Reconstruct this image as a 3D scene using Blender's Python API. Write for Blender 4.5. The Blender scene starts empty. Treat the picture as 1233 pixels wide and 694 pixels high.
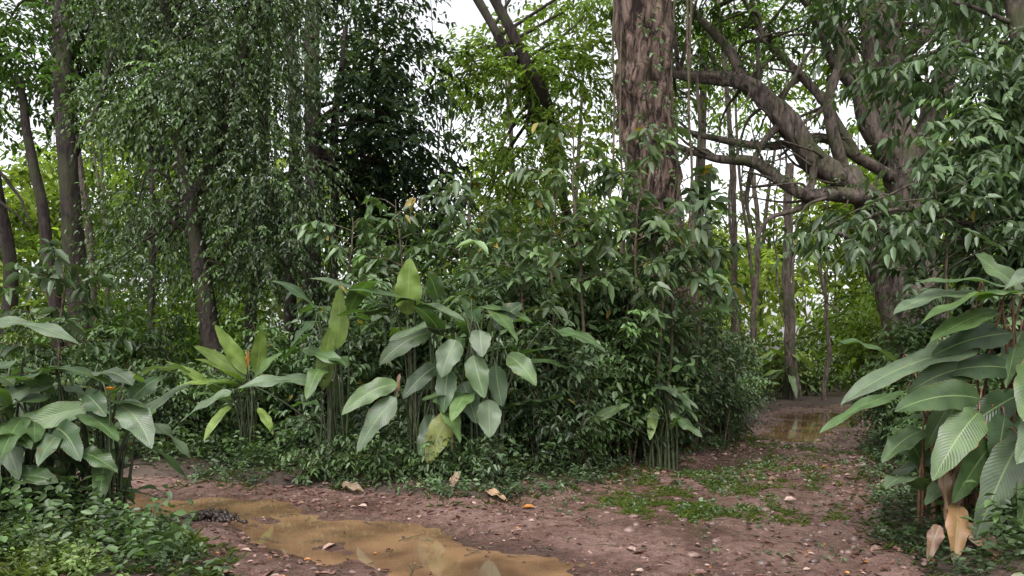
import bpy, math, random, bmesh
import numpy as np
from mathutils import Vector
rng = np.random.default_rng(7); random.seed(7)
scene = bpy.context.scene
COL = scene.collection
R = math.radians

# ---------------------------------------------------------------- utilities
def nrm(v):
    return v/np.maximum(np.linalg.norm(v,axis=-1,keepdims=True),1e-9)
_tab = np.random.default_rng(3).random((256,256))
def vnoise(x,y):
    xi=np.floor(x).astype(int); yi=np.floor(y).astype(int)
    fx=x-xi; fy=y-yi; fx=fx*fx*(3-2*fx); fy=fy*fy*(3-2*fy)
    a=_tab[xi%256,yi%256]; b=_tab[(xi+1)%256,yi%256]
    c=_tab[xi%256,(yi+1)%256]; d=_tab[(xi+1)%256,(yi+1)%256]
    return (a*(1-fx)+b*fx)*(1-fy)+(c*(1-fx)+d*fx)*fy-0.5
def fbm(x,y,o=4):
    s=0;a=1
    for i in range(o):
        s=s+a*vnoise(x*2**i+17.3*i,y*2**i+5.1*i); a*=.5
    return s
def sstep(a,b,x):
    t=np.clip((x-a)/(b-a),0,1); return t*t*(3-2*t)

def make_mesh(name, verts, faces, mat, cols=None, uvs=None, smooth=False, parent=None):
    verts=np.asarray(verts,dtype=np.float32); faces=np.asarray(faces,dtype=np.int32)
    me=bpy.data.meshes.new(name)
    k=faces.shape[1]; nf=len(faces)
    me.vertices.add(len(verts)); me.vertices.foreach_set('co',verts.ravel())
    me.loops.add(nf*k); me.loops.foreach_set('vertex_index',faces.ravel())
    me.polygons.add(nf)
    me.polygons.foreach_set('loop_start',np.arange(nf,dtype=np.int32)*k)
    if smooth: me.polygons.foreach_set('use_smooth',np.ones(nf,dtype=bool))
    me.update(calc_edges=True)
    if cols is not None:
        at=me.attributes.new('Col','FLOAT_COLOR','POINT')
        c=np.ones((len(verts),4),dtype=np.float32); c[:,:3]=cols
        at.data.foreach_set('color',c.ravel())
    if uvs is not None:
        uv=me.uv_layers.new(name='UVMap')
        uv.data.foreach_set('uv',np.asarray(uvs,dtype=np.float32)[faces.ravel()].ravel())
    me.materials.append(mat)
    ob=bpy.data.objects.new(name,me); COL.objects.link(ob)
    if parent: ob.parent=parent
    return ob
def empty(name, loc=(0,0,0)):
    e=bpy.data.objects.new(name,None); COL.objects.link(e); e.empty_display_size=.3
    return e

# ---------------------------------------------------------------- materials
def newmat(name):
    m=bpy.data.materials.new(name); m.use_nodes=True
    nt=m.node_tree; nt.nodes.clear()
    out=nt.nodes.new('ShaderNodeOutputMaterial')
    return m,nt,out
def N(nt,t,**k):
    n=nt.nodes.new(t)
    for a,b in k.items(): setattr(n,a,b)
    return n
def leaf_mat(name, rough=.42, trans=.3, tcol=(1.5,1.65,.6), simple=False):
    m,nt,out=newmat(name); L=nt.links
    at=N(nt,'ShaderNodeAttribute',attribute_name='Col')
    p=N(nt,'ShaderNodeBsdfDiffuse'); L.new(at.outputs['Color'],p.inputs['Color'])
    t=N(nt,'ShaderNodeBsdfTranslucent')
    mul=N(nt,'ShaderNodeMix',data_type='RGBA',blend_type='MULTIPLY'); mul.inputs[0].default_value=1
    L.new(at.outputs['Color'],mul.inputs[6]); mul.inputs[7].default_value=(*tcol,1)
    L.new(mul.outputs[2],t.inputs['Color'])
    mx=N(nt,'ShaderNodeMixShader'); mx.inputs[0].default_value=trans
    L.new(p.outputs[0],mx.inputs[1]); L.new(t.outputs[0],mx.inputs[2]); last=mx
    if not simple:
        # waxy sheen: same on both sides of the leaf, rising at grazing angles
        g=N(nt,'ShaderNodeBsdfGlossy'); g.inputs['Roughness'].default_value=rough
        lw=N(nt,'ShaderNodeLayerWeight'); lw.inputs['Blend'].default_value=.5
        pw=N(nt,'ShaderNodeMath',operation='POWER'); L.new(lw.outputs['Facing'],pw.inputs[0]); pw.inputs[1].default_value=4.5
        ma=N(nt,'ShaderNodeMath',operation='MULTIPLY_ADD'); L.new(pw.outputs[0],ma.inputs[0]); ma.inputs[1].default_value=.5; ma.inputs[2].default_value=.038
        m2=N(nt,'ShaderNodeMixShader'); L.new(ma.outputs[0],m2.inputs[0]); L.new(mx.outputs[0],m2.inputs[1]); L.new(g.outputs[0],m2.inputs[2]); last=m2
    L.new(last.outputs[0],out.inputs[0])
    return m
M_leaf=leaf_mat('leaf_glossy',.42,.26)
M_leafsoft=leaf_mat('leaf_soft',.55,.4,simple=True)
M_far=leaf_mat('leaf_distant',.6,.48,simple=True)

def blade_mat():
    m,nt,out=newmat('broad_leaf'); L=nt.links
    at=N(nt,'ShaderNodeAttribute',attribute_name='Col')
    uv=N(nt,'ShaderNodeUVMap'); sx=N(nt,'ShaderNodeSeparateXYZ'); L.new(uv.outputs[0],sx.inputs[0])
    def math_(op,a,b=None,c=None):
        n=N(nt,'ShaderNodeMath',operation=op)
        for i,v in enumerate((a,b,c)):
            if v is None: continue
            if isinstance(v,(int,float)): n.inputs[i].default_value=v
            else: L.new(v,n.inputs[i])
        return n.outputs[0]
    u=math_('ABSOLUTE',sx.outputs[0])
    ph=math_('SUBTRACT',math_('MULTIPLY',sx.outputs[1],150),math_('MULTIPLY',u,26))
    vein=math_('SINE',ph)
    rib=math_('LESS_THAN',u,.045)
    geo=N(nt,'ShaderNodeTexCoord'); nz=N(nt,'ShaderNodeTexNoise'); nz.inputs['Scale'].default_value=7
    nz.inputs['Detail'].default_value=5
    L.new(geo.outputs['Object'],nz.inputs['Vector'])
    ramp=N(nt,'ShaderNodeMapRange'); L.new(nz.outputs[0],ramp.inputs[0])
    ramp.inputs[1].default_value=.3; ramp.inputs[2].default_value=.7; ramp.inputs[3].default_value=.7; ramp.inputs[4].default_value=1.3
    va=math_('MULTIPLY_ADD',vein,.03,1.0)
    f=math_('MULTIPLY',ramp.outputs[0],va)
    vm=N(nt,'ShaderNodeVectorMath',operation='SCALE'); L.new(at.outputs['Color'],vm.inputs[0]); L.new(f,vm.inputs['Scale'])
    mr=N(nt,'ShaderNodeMix',data_type='RGBA'); L.new(math_('MULTIPLY',rib,.55),mr.inputs[0])
    L.new(vm.outputs[0],mr.inputs[6]); mr.inputs[7].default_value=(.22,.30,.12,1)
    edge=math_('MULTIPLY',math_('POWER',u,5.0),nz.outputs[0])
    em=N(nt,'ShaderNodeMapRange'); L.new(edge,em.inputs[0]); em.inputs[1].default_value=.46; em.inputs[2].default_value=.56
    nz3=N(nt,'ShaderNodeTexNoise'); nz3.inputs['Scale'].default_value=16; nz3.inputs['Detail'].default_value=2; L.new(geo.outputs['Object'],nz3.inputs['Vector'])
    sp=N(nt,'ShaderNodeMapRange'); L.new(nz3.outputs[0],sp.inputs[0]); sp.inputs[1].default_value=.71; sp.inputs[2].default_value=.74
    br=math_('MAXIMUM',em.outputs[0],sp.outputs[0])
    mb=N(nt,'ShaderNodeMix',data_type='RGBA'); L.new(br,mb.inputs[0]); L.new(mr.outputs[2],mb.inputs[6]); mb.inputs[7].default_value=(.16,.10,.04,1)
    p=N(nt,'ShaderNodeBsdfPrincipled')
    rr=math_('MULTIPLY_ADD',nz.outputs[0],.35,.22); L.new(rr,p.inputs['Roughness'])
    L.new(mb.outputs[2],p.inputs['Base Color'])
    bp=N(nt,'ShaderNodeBump'); bp.inputs['Strength'].default_value=.35; bp.inputs['Distance'].default_value=.006
    L.new(math_('MULTIPLY_ADD',vein,.3,math_('MULTIPLY',nz.outputs[0],1.5)),bp.inputs['Height']); L.new(bp.outputs[0],p.inputs['Normal'])
    t=N(nt,'ShaderNodeBsdfTranslucent')
    mul=N(nt,'ShaderNodeMix',data_type='RGBA',blend_type='MULTIPLY'); mul.inputs[0].default_value=1
    L.new(mb.outputs[2],mul.inputs[6]); mul.inputs[7].default_value=(1.5,1.8,.5,1); L.new(mul.outputs[2],t.inputs['Color'])
    mx=N(nt,'ShaderNodeMixShader'); mx.inputs[0].default_value=.25
    L.new(p.outputs[0],mx.inputs[1]); L.new(t.outputs[0],mx.inputs[2]); L.new(mx.outputs[0],out.inputs[0])
    return m
M_blade=blade_mat()

def bark_mat(name,c1,c2,c3,scale=5,stretch=.25,bump=.05,rough=.85,mlo=.5,mhi=.68,plo=.38,phi=.62):
    m,nt,out=newmat(name); L=nt.links
    tc=N(nt,'ShaderNodeTexCoord'); mp=N(nt,'ShaderNodeMapping'); mp.inputs['Scale'].default_value=(1,1,stretch)
    L.new(tc.outputs['Object'],mp.inputs[0])
    n1=N(nt,'ShaderNodeTexNoise'); n1.inputs['Scale'].default_value=scale*2.4; n1.inputs['Detail'].default_value=6; n1.inputs['Roughness'].default_value=.68
    n1.inputs['Distortion'].default_value=.8
    L.new(mp.outputs[0],n1.inputs['Vector'])
    n2=N(nt,'ShaderNodeTexNoise'); n2.inputs['Scale'].default_value=1.8; n2.inputs['Detail'].default_value=5; L.new(tc.outputs['Object'],n2.inputs['Vector'])
    r=N(nt,'ShaderNodeValToRGB'); r.color_ramp.elements[0].position=plo; r.color_ramp.elements[0].color=(*c1,1)
    r.color_ramp.elements[1].position=phi; r.color_ramp.elements[1].color=(*c2,1); L.new(n1.outputs[0],r.inputs[0])
    r2=N(nt,'ShaderNodeMapRange'); r2.inputs[1].default_value=mlo; r2.inputs[2].default_value=mhi; r2.inputs[4].default_value=.8; L.new(n2.outputs[0],r2.inputs[0])
    mx=N(nt,'ShaderNodeMix',data_type='RGBA'); L.new(r2.outputs[0],mx.inputs[0]); L.new(r.outputs[0],mx.inputs[6]); mx.inputs[7].default_value=(*c3,1)
    p=N(nt,'ShaderNodeBsdfPrincipled'); p.inputs['Roughness'].default_value=rough; p.inputs['Specular IOR Level'].default_value=.25
    L.new(mx.outputs[2],p.inputs['Base Color'])
    b=N(nt,'ShaderNodeBump'); b.inputs['Distance'].default_value=bump; b.inputs['Strength'].default_value=1; L.new(n1.outputs[0],b.inputs['Height']); L.new(b.outputs[0],p.inputs['Normal'])
    L.new(p.outputs[0],out.inputs[0]); return m
M_figbark=bark_mat('fig_bark',(.022,.013,.010),(.24,.165,.135),(.10,.085,.05),3.6,.28,.16,mlo=.54,mhi=.68,plo=.42,phi=.60)
M_greybark=bark_mat('grey_bark',(.035,.028,.023),(.18,.14,.12),(.07,.08,.035),4,.3,.07)
M_darkbark=bark_mat('dark_bark',(.012,.009,.008),(.05,.036,.032),(.04,.045,.02),4,.3,.05)
M_midbark=bark_mat('mid_bark',(.03,.024,.02),(.13,.10,.08),(.07,.08,.04),4,.3,.05)
M_stem=bark_mat('stem_bark',(.04,.03,.02),(.13,.10,.07),(.07,.08,.03),8,.5,.01)

def plain(name,col,rough=.6,scale=40,var=.3):
    m,nt,out=newmat(name); L=nt.links
    tc=N(nt,'ShaderNodeTexCoord'); n=N(nt,'ShaderNodeTexNoise'); n.inputs['Scale'].default_value=scale; n.inputs['Detail'].default_value=4
    L.new(tc.outputs['Object'],n.inputs['Vector'])
    r=N(nt,'ShaderNodeValToRGB'); r.color_ramp.elements[0].position=.3; r.color_ramp.elements[1].position=.7
    r.color_ramp.elements[0].color=(*[c*(1-var) for c in col],1); r.color_ramp.elements[1].color=(*[c*(1+var) for c in col],1)
    L.new(n.outputs[0],r.inputs[0])
    p=N(nt,'ShaderNodeBsdfPrincipled'); p.inputs['Roughness'].default_value=rough; L.new(r.outputs[0],p.inputs['Base Color'])
    L.new(p.outputs[0],out.inputs[0]); return m
M_petiole=plain('petiole',(.045,.058,.025),.55,12,.5)
M_redstem=plain('reddish_stem',(.13,.065,.035),.55,12,.5)
def attr_mat(name,rough=.7):
    m,nt,out=newmat(name); L=nt.links
    at=N(nt,'ShaderNodeAttribute',attribute_name='Col'); p=N(nt,'ShaderNodeBsdfPrincipled'); p.inputs['Roughness'].default_value=rough
    tc=N(nt,'ShaderNodeTexCoord'); n=N(nt,'ShaderNodeTexNoise'); n.inputs['Scale'].default_value=30; n.inputs['Detail'].default_value=4
    L.new(tc.outputs['Object'],n.inputs['Vector'])
    mr=N(nt,'ShaderNodeMapRange'); L.new(n.outputs[0],mr.inputs[0]); mr.inputs[1].default_value=.3; mr.inputs[2].default_value=.7; mr.inputs[3].default_value=.6; mr.inputs[4].default_value=1.3
    vm=N(nt,'ShaderNodeVectorMath',operation='SCALE'); L.new(at.outputs['Color'],vm.inputs[0]); L.new(mr.outputs[0],vm.inputs['Scale'])
    L.new(vm.outputs[0],p.inputs['Base Color']); L.new(p.outputs[0],out.inputs[0]); return m
M_litter=attr_mat('dead_leaf',.45); M_stone=attr_mat('stone',.4)

def dirt_mat(name,cdark,cmid,clight,wet,puddle_attr=False):
    m,nt,out=newmat(name); L=nt.links
    tc=N(nt,'ShaderNodeTexCoord')
    def nz(s,d=6,r=.6):
        n=N(nt,'ShaderNodeTexNoise'); n.inputs['Scale'].default_value=s; n.inputs['Detail'].default_value=d; n.inputs['Roughness'].default_value=r
        L.new(tc.outputs['Object'],n.inputs['Vector']); return n.outputs[0]
    a=nz(.9,4); b=nz(9,7,.7); c=nz(60,4,.7)
    r=N(nt,'ShaderNodeValToRGB'); e=r.color_ramp.elements; e[0].position=.36; e[0].color=(*cdark,1); e[1].position=.66; e[1].color=(*clight,1)
    k=e.new(.5); k.color=(*cmid,1)
    mixv=N(nt,'ShaderNodeMath',operation='MULTIPLY_ADD'); L.new(a,mixv.inputs[0]); mixv.inputs[1].default_value=.5
    h=N(nt,'ShaderNodeMath',operation='MULTIPLY'); L.new(b,h.inputs[0]); h.inputs[1].default_value=.5; L.new(h.outputs[0],mixv.inputs[2])
    val=mixv.outputs[0]
    if puddle_attr:
        at=N(nt,'ShaderNodeAttribute',attribute_name='Col'); s=N(nt,'ShaderNodeSeparateColor'); L.new(at.outputs['Color'],s.inputs[0])
        q=N(nt,'ShaderNodeMath',operation='MULTIPLY_ADD'); L.new(s.outputs[0],q.inputs[0]); q.inputs[1].default_value=-.14; L.new(val,q.inputs[2]); val=q.outputs[0]
    L.new(val,r.inputs[0])
    sp=N(nt,'ShaderNodeMapRange'); L.new(c,sp.inputs[0]); sp.inputs[1].default_value=.35; sp.inputs[2].default_value=.65; sp.inputs[3].default_value=.45; sp.inputs[4].default_value=1.45
    vm=N(nt,'ShaderNodeVectorMath',operation='SCALE'); L.new(r.outputs[0],vm.inputs[0]); L.new(sp.outputs[0],vm.inputs['Scale'])
    p=N(nt,'ShaderNodeBsdfPrincipled'); L.new(vm.outputs[0],p.inputs['Base Color'])
    rg=N(nt,'ShaderNodeMapRange'); L.new(val,rg.inputs[0]); rg.inputs[1].default_value=.42; rg.inputs[2].default_value=.60; rg.inputs[3].default_value=wet; rg.inputs[4].default_value=.7
    L.new(rg.outputs[0],p.inputs['Roughness'])
    bs=N(nt,'ShaderNodeMath',operation='MULTIPLY_ADD'); L.new(c,bs.inputs[0]); bs.inputs[1].default_value=.3; L.new(b,bs.inputs[2])
    bp=N(nt,'ShaderNodeBump'); bp.inputs['Distance'].default_value=.04; bp.inputs['Strength'].default_value=.9; L.new(bs.outputs[0],bp.inputs['Height']); L.new(bp.outputs[0],p.inputs['Normal'])
    L.new(p.outputs[0],out.inputs[0]); return m
M_road=dirt_mat('wet_dirt',(.062,.033,.026),(.13,.073,.06),(.20,.122,.102),.12,True)
M_ground=dirt_mat('forest_floor',(.018,.013,.009),(.05,.032,.022),(.09,.06,.04),.6)
def water_mat():
    m,nt,out=newmat('muddy_water'); L=nt.links
    tc=N(nt,'ShaderNodeTexCoord'); n=N(nt,'ShaderNodeTexNoise'); n.inputs['Scale'].default_value=1.5; n.inputs['Detail'].default_value=6
    L.new(tc.outputs['Object'],n.inputs['Vector'])
    r=N(nt,'ShaderNodeValToRGB'); r.color_ramp.elements[0].position=.38; r.color_ramp.elements[0].color=(.10,.058,.033,1); r.color_ramp.elements[1].position=.62; r.color_ramp.elements[1].color=(.22,.13,.07,1)
    L.new(n.outputs[0],r.inputs[0])
    p=N(nt,'ShaderNodeBsdfPrincipled'); L.new(r.outputs[0],p.inputs['Base Color']); p.inputs['Roughness'].default_value=.04; p.inputs['IOR'].default_value=1.55
    n2=N(nt,'ShaderNodeTexNoise'); n2.inputs['Scale'].default_value=5; L.new(tc.outputs['Object'],n2.inputs['Vector'])
    b=N(nt,'ShaderNodeBump'); b.inputs['Distance'].default_value=.002; b.inputs['Strength'].default_value=.25; L.new(n2.outputs[0],b.inputs['Height']); L.new(b.outputs[0],p.inputs['Normal'])
    L.new(p.outputs[0],out.inputs[0]); return m
M_water=water_mat()

# ---------------------------------------------------------------- terrain
ROAD=np.array([(-1.2,-6),(-1.6,3),(-2.0,5.2),(-2.7,6.3),(-3.7,7.2),(-6,7.5),(-16,7.6),(-16,11),(-7.5,10),(-4.5,9.5),(-3.2,9.1),(-1.9,8.7),(-.8,7.95),(-.1,8.05),(.85,8.9),(1.5,10.2),(3.3,11.9),(5.3,16.3),(6.9,20.5),(8.6,23),(12,25),(22,27),(22,24),(13.5,21.8),(10.8,20.2),(9.1,18.0),(6.9,14.2),(5.3,11),(4.15,8.4),(3.3,6.6),(3.0,5.4),(2.8,3),(2.6,-6)])
def road_sdf(x,y):
    x=np.asarray(x,float); y=np.asarray(y,float)
    d=np.full(x.shape,1e9); ins=np.zeros(x.shape,bool)
    n=len(ROAD)
    for i in range(n):
        ax,ay=ROAD[i]; bx,by=ROAD[(i+1)%n]
        ex,ey=bx-ax,by-ay; wx,wy=x-ax,y-ay
        t=np.clip((wx*ex+wy*ey)/(ex*ex+ey*ey),0,1)
        d=np.minimum(d,(wx-t*ex)**2+(wy-t*ey)**2)
        c=((ay>y)!=(by>y))
        with np.errstate(divide='ignore',invalid='ignore'):
            c&=x<(bx-ax)*(y-ay)/(by-ay if by!=ay else 1e-9)+ax
        ins^=c
    d=np.sqrt(d); return np.where(ins,-d,d)
def seg_d(x,y,pts):
    d=np.full(np.shape(x),1e9)
    for (ax,ay,wa),(bx,by,wb) in zip(pts[:-1],pts[1:]):
        ex,ey=bx-ax,by-ay
        t=np.clip(((x-ax)*ex+(y-ay)*ey)/(ex*ex+ey*ey),0,1)
        w=wa+(wb-wa)*t
        d=np.minimum(d,np.hypot(x-ax-t*ex,y-ay-t*ey)/w)
    return d
PUD=[(-9,8.6,.6),(-5,8.45,.8),(-3.5,8.0,.8),(-2.3,7.2,.7),(-1.2,6.5,.7),(-.3,5.7,.75),(.3,4.8,.75)]
PUD2=[(5.6,14.6,.6),(6.9,17.2,1.1),(8.6,20.3,1.3),(11,22.3,1.3)]
PUD3=[(2.7,10.4,.4),(4.2,12.4,.6)]
def pud_w(x,y):
    wv=0
    for P_,a in ((PUD,1),(PUD2,1.5),(PUD3,1.1)):
        dd=seg_d(x,y,P_)+.75*fbm(x*1.5+3,y*1.5,3)
        wv=np.maximum(wv,a*(1-sstep(.1,1.3,dd)))
    return wv
def ruts(x,y):
    # wheel ruts following each branch of the fork
    a=[(-12,9.2,1),(-5,8.6,1),(-3.0,7.6,1),(-1.6,6.0,1),(-.4,3.5,1)]
    b=[(-12,8.2,1),(-5.3,7.9,1),(-3.4,6.9,1),(-2.0,5.2,1),(-1.0,3.0,1)]
    c=[(8.2,19.8,1),(5.2,14.2,1),(3.2,10.6,1),(1.9,7.8,1),(1.2,4,1)]
    d=[(9.0,19.2,1),(6.2,14.0,1),(4.3,10.3,1),(3.0,7.8,1),(2.3,4,1)]
    o=0
    for q in (a,b,c,d):
        dd=seg_d(x,y,q)+.12*fbm(x*2,y*2,2)
        o=o+np.exp(-(dd/.16)**2)*.028-np.exp(-((dd-.33)/.12)**2)*.014
    return o
def height(x,y,sd=None):
    x=np.asarray(x,float); y=np.asarray(y,float)
    if sd is None: sd=road_sdf(x,y)
    sdn=sd+.35*fbm(x*1.3,y*1.3,3)
    h=sstep(-.25,.9,sdn)*.17+.06*fbm(x*.5,y*.5,3)*sstep(0,3,sd)
    h=h+.045*fbm(x*1.1+9,y*1.1,5)+.018*fbm(x*6,y*6,3)
    return h-(.085*pud_w(x,y)+ruts(x,y))*(1-sstep(-.2,.3,sd))
WATER_Z=-.044
def grid(x0,x1,y0,y1,s):
    xs=np.arange(x0,x1+s/2,s); ys=np.arange(y0,y1+s/2,s)
    X,Y=np.meshgrid(xs,ys); nx=len(xs); ny=len(ys)
    i=np.arange(nx*ny).reshape(ny,nx)
    F=np.stack([i[:-1,:-1],i[:-1,1:],i[1:,1:],i[1:,:-1]],-1).reshape(-1,4)
    return X.ravel(),Y.ravel(),F
u=np.linspace(-1,1,321); w=np.sign(u)*(np.abs(u)*22+ (np.abs(u)**7)*900)
X,Y=np.meshgrid(w,w+12); n=len(u); i=np.arange(n*n).reshape(n,n)
F=np.stack([i[:-1,:-1],i[:-1,1:],i[1:,1:],i[1:,:-1]],-1).reshape(-1,4)
X=X.ravel();Y=Y.ravel(); sd=road_sdf(X,Y)
Z=height(X,Y,sd)-.035*(1-sstep(-.1,.25,sd))-.12*(1-sstep(-.8,-.2,sd))
make_mesh('forest_ground',np.stack([X,Y,Z],1),F,M_ground,smooth=True)
def road_patch():
    X,Y,F=grid(-16,22,-6,28,.1)
    sd=road_sdf(X,Y)+.12*fbm(X*2.5,Y*2.5,3)
    Z=height(X,Y)+.004
    keep=(sd[F]<.1).all(1); F=F[keep]
    near=((X[F].mean(1)>-8)&(X[F].mean(1)<6.5)&(Y[F].mean(1)>4)&(Y[F].mean(1)<13))
    F=F[~near]
    X2,Y2,F2=grid(-8,6.5,4,13,.05)
    sd2=road_sdf(X2,Y2)+.12*fbm(X2*2.5,Y2*2.5,3); Z2=height(X2,Y2)+.004
    F2=F2[(sd2[F2]<.1).all(1)]
    V=np.concatenate([np.stack([X,Y,Z],1),np.stack([X2,Y2,Z2],1)]); F=np.concatenate([F,F2+len(X)])
    used=np.unique(F); mp=np.full(len(V),-1); mp[used]=np.arange(len(used))
    return V[used],mp[F]
V,F=road_patch()
wt=np.clip(pud_w(V[:,0],V[:,1])*1.2+ruts(V[:,0],V[:,1])*14,0,1)
make_mesh('dirt_road',V,F,M_road,cols=np.stack([wt,wt,wt],1),smooth=True)
def puddle(pts):
    P=np.array(pts); x0,y0=P[:,0].min()-1.6,P[:,1].min()-1.6; x1,y1=P[:,0].max()+1.6,P[:,1].max()+1.6
    X,Y,F=grid(x0,x1,y0,y1,.1); h=height(X,Y); sd=road_sdf(X,Y)
    F=F[((h[F]<WATER_Z+.006).any(1))&((sd[F]<.0).all(1))]
    used=np.unique(F); mp=np.full(len(X),-1); mp[used]=np.arange(len(used))
    V=np.stack([X,Y,np.full(len(X),WATER_Z)],1)[used]
    if len(F): make_mesh('muddy_puddle',V,mp[F],M_water,smooth=True)
puddle(PUD); puddle(PUD2); 

# ---------------------------------------------------------------- tubes
def smooth_path(pts,rad,n=8):
    p=np.array(pts,float); r=np.array(rad,float)
    P=np.vstack([2*p[0]-p[1],p,2*p[-1]-p[-2]]); out=[];ro=[]
    for i in range(1,len(P)-2):
        for t in np.linspace(0,1,n,endpoint=False):
            a,b,c,d=P[i-1],P[i],P[i+1],P[i+2]
            out.append(.5*((2*b)+(-a+c)*t+(2*a-5*b+4*c-d)*t*t+(-a+3*b-3*c+d)*t**3)); ro.append(r[i-1]*(1-t)+r[i]*t)
    out.append(p[-1]); ro.append(r[-1]); return np.array(out),np.array(ro)
class Tubes:
    def __init__(s): s.V=[];s.F=[];s.n=0
    def add(s,pts,rad,sides=8,n=6,bumpy=0.0,wob=0.0,lob=0):
        p,r=smooth_path(pts,rad,n)
        if wob>0:
            ph=rng.random(3)*9; t=np.arange(len(p))
            p=p+wob*np.stack([np.sin(t*.7+ph[0])+.5*np.sin(t*1.7+ph[1]),np.sin(t*.8+ph[2]),0*t],1)*np.minimum(1,t/4)[:,None]
        T=nrm(np.gradient(p,axis=0)); up=np.where(np.abs(T[:,2:3])>.9,[[1.,0,0]],[[0,0,1.]])
        A=np.zeros_like(T); a=nrm(np.cross(T[0],up[0]))
        for k in range(len(T)):
            a=a-T[k]*np.dot(a,T[k]); a=a/np.linalg.norm(a); A[k]=a
        B=np.cross(T,A)
        th=np.linspace(0,2*np.pi,sides,endpoint=False)
        rr=r[:,None]*np.ones(sides)[None]
        if bumpy>0:
            z=np.arange(len(p))[:,None]*.35; k0=rng.random()*50
            rr=rr*(1+bumpy*2*fbm(np.cos(th)[None]*1.6+k0+z*.3,np.sin(th)[None]*1.6+z,3))
        if lob: rr=rr*(1+.12*np.sin(th*lob+np.arange(len(p))[:,None]*.12))
        ring=p[:,None]+rr[...,None]*(A[:,None]*np.cos(th)[None,:,None]+B[:,None]*np.sin(th)[None,:,None])
        m=len(p); i=np.arange(m*sides).reshape(m,sides); j=np.roll(i,-1,axis=1)
        f=np.stack([i[:-1],j[:-1],j[1:],i[1:]],-1).reshape(-1,4)
        s.V.append(ring.reshape(-1,3)); s.F.append(f+s.n); s.n+=m*sides
        return p
    def build(s,name,mat,parent=None):
        if not s.V: return
        return make_mesh(name,np.concatenate(s.V),np.concatenate(s.F),mat,smooth=True,parent=parent)

# ---------------------------------------------------------------- foliage
NL=[0]
class Foliage:
    def __init__(s): s.V=[];s.C=[];s.n=0
    def leaves(s,pos,d,up,l,wr,cols,fold=.3,curl=.25):
        d=nrm(d); W=nrm(np.cross(d,up)); Nn=np.cross(W,d)
        l=l[:,None]; w=l*wr*.5
        z=np.array([0,0,-1.])
        v0=pos
        v1=pos+d*l*.3+W*w+Nn*w*fold
        v2=pos+d*l*.68+W*w*.82+Nn*w*fold+z*l*curl*.4
        v3=pos+d*l+z*l*curl
        v4=pos+d*l*.68-W*w*.82+Nn*w*fold+z*l*curl*.4
        v5=pos+d*l*.3-W*w+Nn*w*fold
        V=np.stack([v0,v1,v2,v3,v4,v5],1).reshape(-1,3)
        s.V.append(V.astype(np.float32)); s.C.append(np.repeat(cols,6,axis=0).astype(np.float32)); s.n+=len(pos)
    def twigs(s,P,D,L,k,l,wr,ca,cb,tint=None,droop=.3,leafdroop=.3,spread=.9,noise=.3,curl=.25,yel=.0):
        Nn=len(P); D=nrm(D)
        if tint is None: tint=np.ones(Nn)
        S=nrm(np.cross(D,np.array([0,0,1.])+.3*rng.normal(size=(Nn,3))))
        t=(np.arange(k)+.6)/k
        t=t[None]+rng.normal(size=(Nn,k))*.04
        pos=P[:,None]+D[:,None]*(L[:,None]*t)[...,None]
        pos[...,2]-=droop*L[:,None]*t*t
        sg=np.where(np.arange(k)%2==0,1.,-1.)[None,:,None]
        d=D[:,None]*.55+sg*S[:,None]*spread+noise*rng.normal(size=(Nn,k,3)); d[...,2]-=leafdroop+droop*t*.8
        up=np.array([0,0,1.])+ .45*rng.normal(size=(Nn,k,3))
        ll=l*(.65+.6*rng.random((Nn,k)))
        uu=np.clip(rng.random((Nn,k))*.6+rng.random((Nn,1))*.5,0,1)[...,None]
        c=(np.array(ca)*(1-uu)+np.array(cb)*uu)*(tint[:,None,None]*(.8+.4*rng.random((Nn,k,1))))
        if yel>0:
            m=rng.random((Nn,k))<yel; c[m]=np.array([.22,.17,.03])
        s.leaves(pos.reshape(-1,3),d.reshape(-1,3),up.reshape(-1,3),ll.ravel(),wr,c.reshape(-1,3),curl=curl)
    def build(s,name,mat,parent=None):
        V=np.concatenate(s.V); C=np.concatenate(s.C); n=s.n; NL[0]+=n
        b=(np.arange(n)*6)[:,None]
        F=np.concatenate([b+np.array([[0,1,2,3]]),b+np.array([[0,3,4,5]])])
        return make_mesh(name,V,F,mat,cols=C,parent=parent)
def clumps(blobs,per=16,size=.45,down=0.0,tvar=.35):
    P=[];D=[];T=[]
    for (cx,cy,cz,rx,ry,rz,n) in blobs:
        m=max(2,int(n/per)); dirs=nrm(rng.normal(size=(m,3))); rad=rng.random(m)**.5
        c=np.array([cx,cy,cz])+dirs*rad[:,None]*np.array([rx,ry,rz])
        idx=rng.integers(0,m,n)
        o=rng.normal(size=(n,3))*size*np.array([1,1,.6]); P.append(c[idx]+o)
        out=nrm(c-np.array([cx,cy,cz]))
        D.append(nrm(o)*.8+out[idx]*.7+rng.normal(size=(n,3))*.3+np.array([0,0,-down]))
        tt=np.exp(rng.normal(size=m)*tvar); T.append(tt[idx])
    return np.concatenate(P),np.concatenate(D),np.concatenate(T)

DK=((.022,.043,.016),(.045,.082,.027)); MD=((.038,.073,.021),(.074,.125,.038)); GR=((.048,.084,.036),(.085,.132,.056))
BR=((.064,.108,.024),(.128,.18,.045)); YG=((.09,.13,.03),(.18,.22,.06))

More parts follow.
